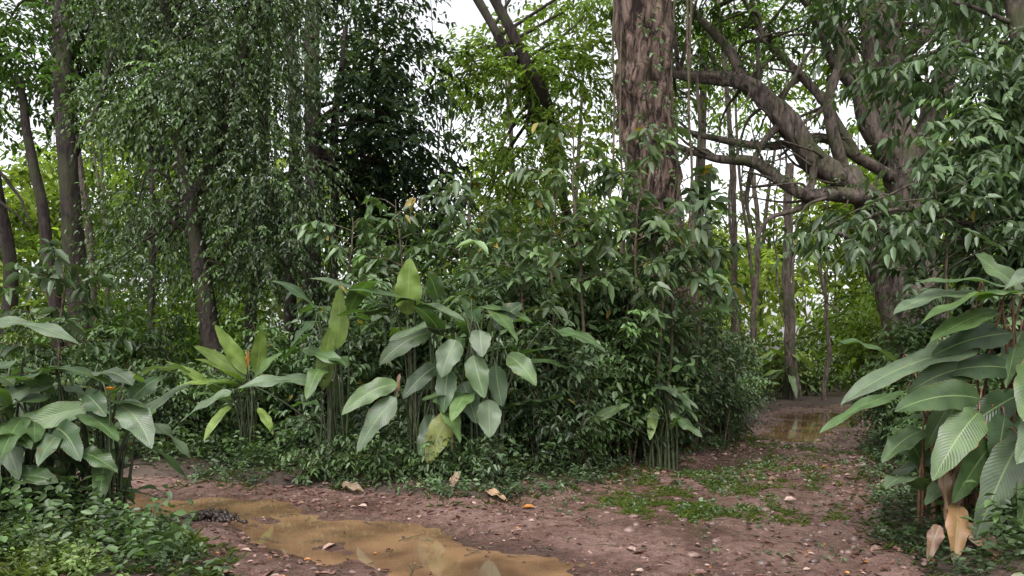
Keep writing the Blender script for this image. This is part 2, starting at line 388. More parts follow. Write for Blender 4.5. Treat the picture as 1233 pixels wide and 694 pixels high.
def crown(name,parent,blobs,k,l,wr,pal,L=.5,droop=.3,down=0.,size=.5,mat=M_leafsoft,leafdroop=.3,per=16,tvar=.35,yel=0):
    f=Foliage(); P,D,T=clumps(blobs,per=per,size=size,down=down,tvar=tvar)
    f.twigs(P,D,L*(.6+.8*rng.random(len(P))),k,l,wr,*pal,tint=T,droop=droop,leafdroop=leafdroop,yel=yel)
    return f.build(name,mat,parent)
def limbs_to(T,start_pts,blobs,r0=.06,n=3):
    sp=np.array(start_pts)
    for (cx,cy,cz,rx,ry,rz,_) in blobs:
        for q in range(n):
            c=np.array([cx,cy,cz])+rng.normal(size=3)*np.array([rx,ry,rz])*.5
            a=sp[np.argmin(np.linalg.norm(sp-c,axis=1)+rng.random(len(sp))*1.0)]
            m=(a+c)/2+rng.normal(size=3)*.25+np.array([0,0,.3])
            T.add([a,m,c],[r0,r0*.6,r0*.15],sides=6,n=5,wob=.03)

# ---- big fig tree -------------------------------------------------------
e=empty('fig_tree'); T=Tubes()
fp=[(2.75,13.35,-.2),(2.72,13.35,1.2),(2.62,13.35,3.2),(2.48,13.35,4.8),(2.36,13.35,6.2),(2.33,13.35,8.5),(2.5,13.4,12)]
T.add(fp,[.7,.46,.36,.36,.39,.42,.38],sides=48,n=14,bumpy=.22,lob=5)
for q in range(18):
    th0=q/18*6.28+rng.random()*.3; tw=rng.normal()*.5
    pts=[];rr=[]; base=rng.choice([.035,.06,.09,.13])
    for k,(x,y,z) in enumerate(fp[1:]):
        th=th0+tw*k+rng.normal()*.35; rad=[.46,.37,.37,.4,.43,.4][k]*rng.uniform(.88,1.03)
        pts.append((x+math.cos(th)*rad,y+math.sin(th)*rad,z)); rr.append(base*rng.uniform(.7,1.4))
    T.add([(pts[0][0]*1.0+math.cos(th0)*.35,pts[0][1]+math.sin(th0)*.35,-.1)]+pts,[.12]+rr,sides=10,n=12,bumpy=.3,wob=.035)
T.build('trunk',M_figbark,e)
T=Tubes(); bl=[(.6,14.5,11.5,2.0,2.0,1.0,180),(4.2,14,11.2,2.0,2.0,1.1,240),(2.4,15.5,12.5,3,2.5,1.4,300)]
limbs_to(T,[(2.33,13.4,8.5),(2.4,13.4,9.5),(2.45,13.4,11)],bl,.12,3); T.build('limbs',M_figbark,e)
crown('crown',e,bl,9,.2,.42,MD,L=.7)
f=Foliage()
n=420; z=rng.uniform(2,9.5,n); th=rng.uniform(-3.3,.3,n); k=(fbm(th*1.3+5,z*.7,3)>.05); z=z[k];th=th[k];n=len(z)
P=np.stack([2.45+np.cos(th)*.5,13.35+np.sin(th)*.5,z],1); f.twigs(P,np.stack([np.cos(th),np.sin(th),0*th-.2],1),np.full(n,.2),4,.09,.55,*MD,droop=.4)
f.build('vine_leaves',M_leaf,e)
T=Tubes()
for x in (1.82,1.9,1.98,3.0,3.05,3.2):
    T.add([(x,13.2,9.5),(x+rng.normal()*.08,13.1,6),(x+rng.normal()*.1,13.1,3),(x+rng.normal()*.1,13.1,0)],[.025,.02,.02,.015],sides=5,n=8,wob=.02)
T.build('aerial_roots',M_stem,e)

# ---- spreading tree on the right ---------------------------------------
e=empty('spreading_rain_tree'); T=Tubes()
Yb=17.8
def wpts(l,y=Yb): return [(t[0],y+(t[2] if len(t)>2 else 0),t[1]) for t in l]
main=T.add(wpts([(9.6,-.2),(9.6,2),(9.55,4.2),(9.4,6.2),(9.0,8.2),(8.6,10.4),(8.0,14)]),[.75,.55,.48,.44,.4,.34,.2],sides=20,n=9,bumpy=.18,lob=5)
T.add(wpts([(10.1,0),(10.2,3,.3),(9.9,6,.2),(10.4,8.3),(11.4,10.6),(12,13)]),[.4,.34,.3,.27,.22,.12],sides=14,n=9,bumpy=.15)
L1=T.add(wpts([(9.3,2.2,-.3),(8.65,3.7,-.6),(8.3,4.9,-.9),(7.6,5.6,-1.0),(6.85,6.1,-1.0),(6.2,7.0,-1.0),(5.35,7.9,-.8),(4.3,8.15,-.5),(3.2,8.6)]),[.42,.36,.33,.3,.28,.24,.19,.13,.07],sides=18,n=9,bumpy=.2,lob=4)
L2=T.add(wpts([(9.3,4.4,-.2),(8.2,5.0,-1.4),(7.2,5.15,-1.6),(6.3,5.2,-1.6),(5.4,5.9,-1.4),(4.6,6.05,-1.2),(3.6,6.4,-1)]),[.22,.18,.16,.13,.12,.09,.04],sides=12,n=8,bumpy=.2)
L3=T.add(wpts([(9.4,5.8),(8.2,6.2,-.5),(7.2,6.7,-.6),(6.0,6.5,-.6),(4.8,6.7,-.5),(4.0,7.1)]),[.16,.13,.11,.1,.08,.04],sides=10,n=8,bumpy=.1)
L4=T.add(wpts([(9.4,6.2),(8.6,6.8,-.3),(8.2,8.0,-.3),(7.9,9.3),(7.0,10.8),(6,12)]),[.28,.24,.22,.2,.15,.08],sides=12,n=8,bumpy=.14)
L5=T.add(wpts([(8.0,6.3,-.6),(7.2,7.6,-.6),(6.4,8.6,-.4),(6.0,9.4),(5.6,11)]),[.12,.1,.09,.08,.04],sides=9,n=8,bumpy=.1)
T.add(wpts([(6.2,7.0,-1),(5.6,6.3,-1),(5.3,5.2,-1.1),(5.45,4.4,-1.1)]),[.1,.07,.05,.03],sides=7,n=8)
T.add(wpts([(8.9,8.4),(9.9,9.4,-.5),(10.6,10.6,-.6)]),[.2,.15,.1],sides=9,n=8,bumpy=.1)
T.add(wpts([(9.5,5.5,-.3),(10.3,6.2,-1),(11.2,7.4,-1.5),(12.4,9,-2)]),[.24,.2,.15,.08],sides=10,n=8,bumpy=.1)
T.add(wpts([(5.35,7.9,-.8),(5.0,8.8,-.6),(4.2,9.8,-.4),(3.6,11)]),[.14,.11,.08,.04],sides=9,n=8,bumpy=.1)
T.add(wpts([(7.6,5.6,-1),(7.1,7.2,-1.2),(7.4,8.6,-1.2),(7.0,10.6,-1)]),[.15,.12,.1,.06],sides=9,n=8,bumpy=.1)
T.add(wpts([(6.85,6.1,-1.1),(6.5,5.0,-1.4),(5.6,4.6,-1.6),(5.2,3.8,-1.8)]),[.1,.07,.05,.02],sides=8,n=8,bumpy=.1)
T.add(wpts([(8.3,7.8,-.3),(7.5,8.4,-.6),(6.8,9.6,-.9),(5.9,10.2,-1)]),[.14,.11,.08,.05],sides=8,n=8,bumpy=.1)
T.add(wpts([(9.0,8.0,-.3),(8.9,9.4,-.6),(9.4,10.8,-.9)]),[.2,.17,.1],sides=8,n=8,bumpy=.1)
T.add(wpts([(8.9,4.6,-.5),(8.0,3.9,-1.2),(7.2,4.3,-1.6),(6.6,4.0,-1.9)]),[.12,.08,.05,.02],sides=8,n=8,bumpy=.1)
ppL=np.concatenate([L1[20:],L2[15:],L3[15:],L4[10:],L5[5:]])
for q in range(60):
    a=ppL[rng.integers(len(ppL))]; d=nrm(rng.normal(size=3)*np.array([1,.7,.8])+np.array([-.3,0,.2])); l=rng.uniform(.6,2.2)
    T.add([a,a+d*l*.5+rng.normal(size=3)*.15,a+d*l+rng.normal(size=3)*.3],[.05,.03,.01],sides=5,n=5,wob=.03)
for (x,z0,z1,r,y) in ((9.3,8,0,.17,24.5),(5.0,6.2,0,.09,18.5),(4.6,5.5,0,.06,17.2),(10.4,6,0,.07,25),(8.6,8,0,.1,26),(4.3,8,0,.05,16.8),(7.3,8,2.6,.02,16.8),(6.3,6.5,1.8,.02,17),(6.7,7,2.2,.015,16.6),(7.6,9,0,.04,25),(8.1,9,0,.06,27),(9.9,9,0,.05,26.5)):
    T.add([(x-.1,y,z0),(x+rng.normal()*.15,y,z0*.66),(x+rng.normal()*.15,y,max(z0*.33,z1+.5)),(x+.1,y,z1)],[r*.8,r*.9,r,r*1.2],sides=8,n=9,wob=.03,bumpy=.1)
bl=[(6.2,17.6,8.9,1.5,1.8,.5,90),(8.0,17.5,10.2,2.0,2,.8,200),(11.4,17.2,9.6,1.8,2,1.2,300),(4.4,17.6,10.0,1.6,2,.7,150),(12.2,16.5,6.8,1.6,1.6,1.6,320),(9,19.5,13,5,3,1.2,400)]
limbs_to(T,np.concatenate([main[-30:],L1[-30:],L4[-20:],L5[-12:]]),bl,.06,7)
T.build('trunk_and_limbs',M_greybark,e)
crown('crown',e,bl,9,.17,.4,MD,L=.6,size=.5)
f=Foliage()
pp=np.concatenate([L1,L2,L3]); idx=rng.integers(0,len(pp),300); f.twigs(pp[idx]+np.array([0,0,.15])+rng.normal(size=(300,3))*.1,rng.normal(size=(300,3))+np.array([0,0,.8]),np.full(300,.25),5,.12,.4,*MD)
f.build('epiphytes',M_leaf,e)

# ---- right edge tree with hanging broad leaves --------------------------
e=empty('mango_tree'); T=Tubes()
tp=T.add([(8.6,11.6,-.1),(8.4,11.6,2),(8.2,11.5,4),(8.0,11.6,6.5),(7.6,11.8,9)],[.28,.22,.19,.15,.08],sides=12,n=8,bumpy=.1)
bl=[(7.7,11.0,4.2,1.0,1.2,1.0,330),(7.9,11.2,6.2,1.0,1.3,.9,260),(6.6,11.6,6.0,.8,.9,.4,95),(8.0,11.3,2.9,1.2,1.2,1.0,260),(6.7,10.8,4.8,.5,.7,.4,60),(8.1,12,8.4,1.4,1.6,.8,180),(5.5,11.6,7.2,.7,.8,.25,45),(5.0,10.8,3.5,.4,.5,.25,35),(6.1,10.8,3.3,.5,.6,.4,60)]
T.add([(7.9,11,3.2),(6.6,10.9,3.6),(5.6,10.8,3.75),(4.9,10.8,3.5)],[.06,.04,.03,.015],sides=6,n=6,wob=.02)
limbs_to(T,tp[8:],bl,.04,4); T.build('trunk',M_greybark,e)
crown('crown',e,bl,8,.2,.36,GR,L=.45,droop=.35,leafdroop=.65,mat=M_leaf,size=.33)

# ---- fine-leaved tree on the left -------------------------------
e=empty('weeping_fig_tree'); T=Tubes()
tp=T.add([(-5.0,13.0,-.1),(-5.1,12.9,1.2),(-5.25,12.8,2.3),(-5.6,12.8,4.4),(-6.0,13.2,6.2),(-6.4,13.7,8),(-6.6,13.9,10)],[.22,.17,.15,.13,.11,.09,.05],sides=14,n=8,bumpy=.14)
T.add([(-5.6,12.8,4.2),(-5.1,12.9,5.4),(-4.7,13.0,7),(-4.3,13.2,8.5)],[.09,.08,.06,.04],sides=8,n=8,bumpy=.1)
bl=[(-6.6,13.3,8.1,1.5,1.1,1.0,560),(-5.0,13.1,7.9,1.4,1.1,1.1,560),(-4.8,13.1,6.3,1.0,.9,1.1,580),(-6.4,13.5,6.0,1.0,.9,.9,400),(-4.5,12.9,4.7,.75,.8,.9,520),(-6.6,13.6,4.4,.7,.8,.7,240),(-5.6,14.3,3.6,1.2,.6,.7,260),(-4.2,13.2,8.9,1.1,1.1,.8,240),(-4.3,12.8,3.3,.6,.6,.7,200),(-5.7,12.6,5.9,.5,.3,.7,110),(-6.5,13,3.1,.7,.6,.5,120)]
limbs_to(T,tp[20:],bl,.03,5); T.build('trunk',M_darkbark,e)
crown('crown',e,bl,13,.085,.44,((.034,.062,.022),(.074,.115,.042)),L=.5,droop=.6,down=.45,leafdroop=.4,size=.33,mat=M_leaf,per=24,tvar=.48)

# ---- forest trees ---------------------------------------------------
def forest_tree(path,rad,bl,pal,k=8,l=.18,bark=M_darkbark,L=.6,extra=(),mat=M_leafsoft,tv=.35):
    e=empty('forest_tree'); T=Tubes()
    tp=T.add(path,rad,sides=14,n=8,bumpy=.14)
    for (pp,rr) in extra: T.add(pp,rr,sides=8,n=8,bumpy=.1,wob=.02)
    limbs_to(T,tp[len(tp)//2:],bl,.06,4); T.build('trunk',bark,e)
    crown('crown',e,bl,k,l,.42,pal,L=L,mat=mat,tvar=tv)
forest_tree([(-9.9,17.0,-.1),(-9.8,16.8,2.3),(-9.9,16.6,5),(-10.1,16.6,8),(-10.3,17,12)],[.34,.24,.21,.19,.12],
  [(-11.6,17.6,9.4,1.8,1.6,.9,330),(-9.6,18.5,9.8,1.5,1.3,1.0,260),(-10.5,18.5,12,2.5,2,1.2,350),(-10.9,17.8,7.8,1.2,1,.5,100)],MD,
  extra=[([(-10.4,17,0),(-10.4,16.8,3),(-10.8,16.8,5.6),(-11.3,16.9,8)],[.16,.14,.12,.08]),([(-10.0,16.7,6),(-9.4,16.6,7),(-8.9,16.6,8.6)],[.1,.07,.04]),([(-8.6,17.5,0),(-8.5,17.5,4),(-8.7,17.5,9)],[.08,.07,.05])])
forest_tree([(-13.0,18,0),(-12.2,18,3),(-12.6,18,6),(-13.4,18,10)],[.2,.16,.13,.08],[(-13.2,17.5,8.6,1.5,1.5,1.2,260)],MD,
  extra=[([(-12.2,16.5,6.6),(-11.3,16.5,5.6),(-10.7,16.5,4.6)],[.05,.04,.02]),([(-12.4,16.2,5.0),(-11.4,16.2,5.1),(-10.5,16.2,4.4)],[.04,.03,.015])])
forest_tree([(-4.55,16.8,-.1),(-4.5,16.6,3),(-4.4,16.4,6),(-4.5,16.6,9),(-4.6,17.8,12)],[.26,.2,.19,.17,.1],
  [(-3.0,17.0,8.2,1.1,1.0,1.0,340),(-2.7,16.8,6.4,1.0,1.0,1.1,360),(-3.3,17.2,5.0,.7,.8,.6,170),(-4.4,17.8,10.6,2.0,1.4,1.0,280),(-1.9,16.9,5.2,.5,.5,.4,80),(-2.5,17.3,4.0,.7,.7,.5,120)],((.018,.032,.02),(.042,.062,.038)),
  extra=[([(-5.1,17,0),(-5.0,16.8,4),(-4.85,16.6,7),(-5.1,16.6,9.6)],[.17,.15,.14,.1]),([(-4.0,16.8,0),(-4.0,16.6,4),(-3.95,16.6,7),(-3.7,16.6,9)],[.1,.1,.09,.06])])
forest_tree([(2.4,24,-.1),(2.2,24,4),(1.2,23,8),(.2,22,10),(-1.0,22,12.2),(-2,22,14)],[.2,.17,.15,.14,.13,.1],
  [(-.6,22.5,10.0,1.4,1.3,1.0,230),(1.3,21,9.4,1.4,1.4,1.2,320),(2.4,22.5,12.4,1.8,1.8,1.0,220),(.3,20.5,7.2,1.5,1.3,1.0,300),(-.6,21,5.2,1.3,1,.9,200)],BR,bark=M_darkbark,
  extra=[([(1.5,22.5,7.4),(.9,20.6,8.8),(.2,20.2,10.0),(-1.0,20,12.4)],[.14,.17,.16,.13])])
forest_tree([(6.5,26,-.1),(6.2,26,4),(6.6,26,8),(6.8,26,13)],[.22,.2,.17,.1],
  [(5.2,25.5,11.0,2,1.6,1.1,230),(7.8,25,12.6,2.4,1.6,1.2,280)],BR,bark=M_greybark)
forest_tree([(-8,23,-.1),(-8.1,23,4),(-7.7,23,8),(-7.6,23,13)],[.2,.17,.15,.1],[(-8,22,11.5,2.0,2,1.4,300),(-9.6,22,8,1.0,1.1,1.0,150)],MD)

# ---------------------------------------------------------------- shrubs
def shrub(name,x,y,h,sp,ns,pal,l=.13,wr=.42,k=7,tw=20,mat=M_leaf,t0=.2,L=.4,leafdroop=.35,yel=.004,hv=.55):
    e=empty(name); T=Tubes(); f=Foliage()
    z0=float(height(np.array([x]),np.array([y]))[0])
    P=[];D=[];TT=[]
    for s in range(ns):
        a=rng.random()*6.283; r=sp*rng.random()**.6; hh=h*rng.uniform(hv,1.05)*(1-.25*r/sp)
        b=np.array([x+rng.normal()*sp*.22,y+rng.normal()*sp*.22,z0-.05])
        tip=np.array([x+math.cos(a)*r,y+math.sin(a)*r,z0+hh])
        mid=(b+tip)/2+np.array([-(tip-b)[0]*.15,-(tip-b)[1]*.15,hh*.12])+rng.normal(size=3)*.06
        rr=.007+.004*h
        p=T.add([b,mid,tip],[rr,rr*.7,rr*.25],sides=5,n=6,wob=.012)
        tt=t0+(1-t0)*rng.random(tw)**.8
        q=p[np.minimum((tt*(len(p)-1)).astype(int),len(p)-1)]
        aa=rng.random(tw)*6.283
        dd=np.stack([np.cos(aa),np.sin(aa),rng.uniform(-.1,.7,tw)],1)
        P.append(q+rng.normal(size=(tw,3))*.05);D.append(dd)
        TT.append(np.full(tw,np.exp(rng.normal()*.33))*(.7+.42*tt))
    P=np.concatenate(P);D=np.concatenate(D);TT=np.concatenate(TT)
    f.twigs(P,D,L*(.5+rng.random(len(P))),k,l,wr,*pal,tint=TT,droop=.35,leafdroop=leafdroop,yel=yel)
    T.build('stems',M_stem,e); f.build('leaves',mat,e)
C1=[(.3,10.7,3.4,.8,14,GR,.14),(1.15,11.0,4.4,.8,13,MD,.17),(2.0,11.6,3.9,.8,14,GR,.15),(1.6,10.75,3.0,.8,13,MD,.12),(2.9,12.6,2.7,.9,15,GR,.11),
(3.7,13.6,2.3,.9,14,GR,.09),(-.6,10.6,3.1,.8,14,MD,.13),(-1.6,10.9,3.0,.9,14,GR,.12),(-.1,9.9,1.9,.7,13,MD,.10),(.65,9.9,2.1,.7,13,GR,.11),
(1.35,10.9,1.9,.7,12,MD,.1),(2.3,11.8,1.8,.7,13,MD,.1),(4.4,15.3,2.0,.8,14,GR,.09),(5.2,17.6,2.3,.9,14,MD,.1),(5.6,20.5,2.4,.9,14,MD,.12),
(-2.7,10.9,2.3,.9,14,DK,.12),(-3.7,11.1,2.1,.9,14,MD,.11),(-4.8,11.5,1.9,1.0,15,MD,.1),(-6.1,11.8,1.9,1.0,15,DK,.11),(-7.5,12.1,2.1,1.1,15,MD,.12),(-9,12.4,2.3,1.2,16,MD,.13),
(-1.9,12.6,3.6,1.1,16,MD,.15),(.4,13,4.6,1.2,16,DK,.15),(-.7,12.6,4.5,.9,13,GR,.14),(3.8,15.4,3.2,1.1,15,MD,.13),(-3.4,13,3.1,1.1,15,DK,.14),(-7.6,14.3,3.0,1.3,15,MD,.14),(-9.6,15,2.8,1.3,15,BR,.14),(1.7,14.8,4.8,1.1,14,MD,.16),
(6.1,11.6,2.1,.6,13,MD,.1),(6.6,10.2,3.4,.8,16,GR,.17),(7.3,9.6,4.4,1.0,16,GR,.18),(7.0,12.6,3.3,.9,15,GR,.14),(8.4,14.2,3.4,.9,15,MD,.14),(10.4,17,3.2,1.0,15,MD,.13),(11.9,19.3,3.0,1.2,13,MD,.13),
(5.9,9.4,1.9,.6,14,MD,.1),(5.2,8.6,1.0,.4,13,DK,.08),(5.8,10.4,1.3,.4,12,MD,.08),(14,27,4,1.6,14,BR,.17),(8,27,3.0,1.4,14,YG,.17),(5.6,24,3,1.4,14,BR,.17),(7.5,24.3,1.5,.9,12,YG,.15),(9.2,26,2.0,1.2,12,YG,.16),(11,27.5,2.2,1.3,12,BR,.16)]
for (x,y,h,sp,ns,pal,l) in C1:
    shrub('understory_shrub',x,y,h,sp,ns,pal,l=l,tw=int(15+5*h*(.13/l)**1.2),L=.3+.05*h,k=8,hv=.42)
for (x,y) in ((-1.9,9.7),(-1.2,9.6),(-.5,9.4),(.25,9.4),(.9,9.9),(1.6,10.9),(-2.7,9.9),(2.6,11.8),(-5.2,10.6),(-6.6,10.9)):
    shrub('understory_shrub',x,y,rng.uniform(.7,1.2),.5,11,(GR,MD,DK)[rng.integers(3)],l=rng.uniform(.07,.1),tw=14,L=.25,k=7)
# low growth hiding the bases of the broad-leaved clump
for (x,y) in ((-2.5,9.15),(-2.1,9.2),(-1.5,8.95),(-.9,8.75),(-.35,8.75)):
    shrub('understory_shrub',x,y,rng.uniform(.4,.7),.32,9,(GR,MD)[rng.integers(2)],l=.075,tw=9,L=.2,k=6)
def sapling(x,y,h,lean,pal,l=.24,nb=16):
    e=empty('forest_sapling'); T=Tubes(); f=Foliage()
    p=T.add([(x,y,0),(x+lean*.3,y,h*.4),(x+lean*.6+rng.normal()*.1,y,h*.75),(x+lean,y,h)],[.03,.025,.018,.008],sides=6,n=8,wob=.015)
    P=[];D=[]
    for q in range(nb):
        a=p[int((.45+.55*q/nb)*(len(p)-1))]; th=rng.random()*6.28; ln=rng.uniform(.35,1.0)*(1.15-.6*q/nb)
        d=np.array([math.cos(th),math.sin(th),rng.uniform(.1,.5)]); b=a+d*ln
        T.add([a,(a+b)/2+[0,0,.05],b],[.01,.007,.004],sides=4,n=3)
        for j in range(3):
            P.append(b-d*ln*.25*j); D.append(d+rng.normal(size=3)*.4)
    P=np.array(P);D=np.array(D)
    f.twigs(P,D,np.full(len(P),.22),6,l,.4,*pal,tint=np.exp(.25*rng.normal(size=len(P))),droop=.3,leafdroop=.55,noise=.4,yel=.015)
    T.build('stem',M_stem,e); f.build('leaves',M_leaf,e)
PALE=((.06,.10,.038),(.10,.15,.058))
for a in ((.55,10.4,4.2,.1,PALE),(1.1,10.5,5.0,-.25,PALE),(1.7,10.7,4.9,.2,PALE),(2.3,11.0,4.3,.2,GR),(-.3,10.9,4.3,-.3,GR),(-1.5,10.8,3.9,-.2,MD),(2.0,10.8,3.7,.5,PALE),(-2.6,11.6,3.8,.1,GR),(3.0,12.1,3.7,.1,GR),(.2,10.2,3.3,-.1,PALE),(-7.2,11.6,3.2,.2,GR),(6.2,10.4,4.2,-.3,GR)):
    sapling(*a,l=rng.uniform(.18,.26))

# ---------------------------------------------------------------- background forest mass
e=empty('background_forest')
f=Foliage(); bl=[]
for q in range(120):
    y=rng.uniform(27,50); x=rng.uniform(-.85,.85)*y
    bl.append((x,y,rng.uniform(.3,3.6),2.2,2.2,1.6,80))
P,D,Tn=clumps(bl,per=14,size=.6); f.twigs(P,D,.9*(.6+.8*rng.random(len(P))),6,.33,.45,*BR,tint=Tn,droop=.3)
bl=[]
for q in range(110):
    y=rng.uniform(34,60); x=rng.uniform(-.85,.85)*y
    bl.append((x,y,rng.uniform(3.5,11),2.6,2.4,1.8,75))
P,D,Tn=clumps(bl,per=14,size=.8,tvar=.45); f.twigs(P,D,1.1*(.6+.8*rng.random(len(P))),6,.46,.48,*YG,tint=Tn,droop=.3)
bl=[]
for q in range(60):
    y=rng.uniform(28,55); x=rng.uniform(-.85,.85)*y
    bl.append((x,y,rng.uniform(9,24)*y/50,2.4,2.4,1.5,80))
P,D,Tn=clumps(bl,per=14,size=.8,tvar=.4); f.twigs(P,D,1.0*(.6+.8*rng.random(len(P))),7,.36,.42,*BR,tint=Tn,droop=.3)
bl=[]
for q in range(34):
    y=rng.uniform(19,27); x=rng.uniform(-.8,.8)*y
    if 4.5<x<14 : continue
    bl.append((x,y,rng.uniform(.5,5.5),1.4,1.4,1.2,90))
P,D,Tn=clumps(bl,per=14,size=.5,tvar=.4); f.twigs(P,D,.7*(.6+.8*rng.random(len(P))),7,.2,.42,*MD,tint=Tn,droop=.3)
f.build('foliage',M_far,e)
T=Tubes()
for q in range(52):
    y=rng.uniform(21,50); x=rng.uniform(-.8,.8)*y; r=rng.uniform(.03,.18); ln=rng.normal()*1.3
    if road_sdf(np.array([x]),np.array([y]))[0]<.3: continue
    T.add([(x,y,0),(x+ln*.3+rng.normal()*.3,y,5),(x+ln*.6+rng.normal()*.5,y,10),(x+ln,y,18)],[r,r*.85,r*.7,r*.3],sides=7,n=5,bumpy=.08)
T.build('trunks',M_midbark,e)

# ---------------------------------------------------------------- broad-leaved plants
class Blades:
    def __init__(s): s.V=[];s.F=[];s.C=[];s.U=[];s.n=0
    def add(s,base,tip,width,arch=.1,face=(0,-.6,.8),col=(.06,.12,.04),fold=.18,nu=18,nv=8):
        b=np.array(base,float);t=np.array(tip,float);ln=np.linalg.norm(t-b)
        m=(b+t)/2+np.array([0,0,arch*ln*1.2])+rng.normal(size=3)*.03*ln
        ts=np.linspace(0,1,nu+1)[:,None]
        c=(1-ts)**2*b+2*ts*(1-ts)*m+ts*ts*t
        Tg=nrm(np.gradient(c,axis=0)); fa=nrm(np.array(face,float)+rng.normal(size=3)*.14)
        S=nrm(np.cross(Tg,fa)); Nn=np.cross(S,Tg)
        tt=ts[:,0]; prof=np.clip(np.sin(np.pi*np.clip(tt,0,1)**.82),0,1)**.62*(1-.25*tt)
        prof[0]=.03; prof[-1]=.0
        us=np.linspace(-1,1,nv+1)
        tw=rng.normal()*.3
        ph=rng.random(4)*6.28; am=rng.uniform(.3,1.0)*.035
        w=width*.5*prof[:,None]*us[None]
        w=w*(1+.05*np.sin(tt*23+ph[0])[:,None]*(np.abs(us)[None]>.8)+.03*np.sin(tt*41+ph[2])[:,None]*(np.abs(us)[None]>.8))
        lift=fold*np.abs(w)-.9*fold*w*w/(width*.5)+am*prof[:,None]*np.sin(tt[:,None]*rng.uniform(9,16)+ph[1]+us[None]*1.2)*np.abs(us)[None]**1.5
        lift=lift+tw*w*(tt[:,None]-.3)
        V=c[:,None]+S[:,None]*w[...,None]+Nn[:,None]*lift[...,None]
        i=np.arange((nu+1)*(nv+1)).reshape(nu+1,nv+1)
        F=np.stack([i[:-1,:-1],i[:-1,1:],i[1:,1:],i[1:,:-1]],-1).reshape(-1,4)
        U=np.stack(np.broadcast_arrays(us[None]*np.ones((nu+1,1)),tt[:,None]*np.ones((1,nv+1))),-1).reshape(-1,2)
        s.V.append(V.reshape(-1,3));s.F.append(F+s.n);s.U.append(U)
        s.C.append(np.tile(np.array(col)*np.exp(rng.normal()*.14),(len(U),1)));s.n+=len(U)
    def build(s,name,parent):
        return make_mesh(name,np.concatenate(s.V),np.concatenate(s.F),M_blade,cols=np.concatenate(s.C),uvs=np.concatenate(s.U),smooth=True,parent=parent)
G1=(.058,.102,.036);G2=(.08,.132,.045);G3=(.125,.185,.038);GD=(.038,.072,.028);GB=(.088,.126,.07)
def broad_plant(name,roots,leaves,rnd=0,rc=None,stem=M_petiole,rl=.75,rw=.26,hr=(.6,1.8),pal=(G1,GD,G2),wk=1.0):
    e=empty(name); B=Blades(); T=Tubes(); roots=np.array(roots,float)
    def pet(b,t=None):
        r=roots[np.argmin(np.linalg.norm(roots[:,:2]-np.array(b)[:2],axis=1)+rng.random(len(roots))*.25)]
        z=float(height(np.array([r[0]]),np.array([r[1]]))[0])-.03
        s=np.array([r[0]+rng.normal()*.07,r[1]+rng.normal()*.07,z]); b=np.array(b)
        m1=s+np.array([(b-s)[0]*.15+rng.normal()*.03,(b-s)[1]*.15,(b-s)[2]*.6]); m2=b+np.array([(s-b)[0]*.25,(s-b)[1]*.25,.05])
        T.add([s,m1,m2,b],[.02,.013,.008,.005],sides=7,n=7)
    for (b,t,w,ar,fc,c) in leaves:
        B.add(b,t,w*wk,ar,fc,c); pet(b,t)
    for q in range(rnd):
        r=roots[rng.integers(len(roots))]; a=rng.random()*6.283; z=rng.uniform(*hr)
        rr=rng.uniform(.1,.35); b=np.array([r[0]+math.cos(a)*rr,r[1]+math.sin(a)*rr,z])
        ln=rl*rng.uniform(.7,1.2); el=rng.uniform(-.9,.6)
        t=b+ln*np.array([math.cos(a)*math.cos(el),math.sin(a)*math.cos(el),math.sin(el)])
        B.add(b,t,rw*rng.uniform(.8,1.15),rng.uniform(.08,.22),(math.cos(a)*.3,math.sin(a)*.3,1),pal[rng.integers(len(pal))]); pet(b,t)
    B.build('leaves',e); T.build('stems',stem,e); return e
FD=(0,-.85,.5); FU=(0,-.35,.95); FS=(0,-.95,.25)
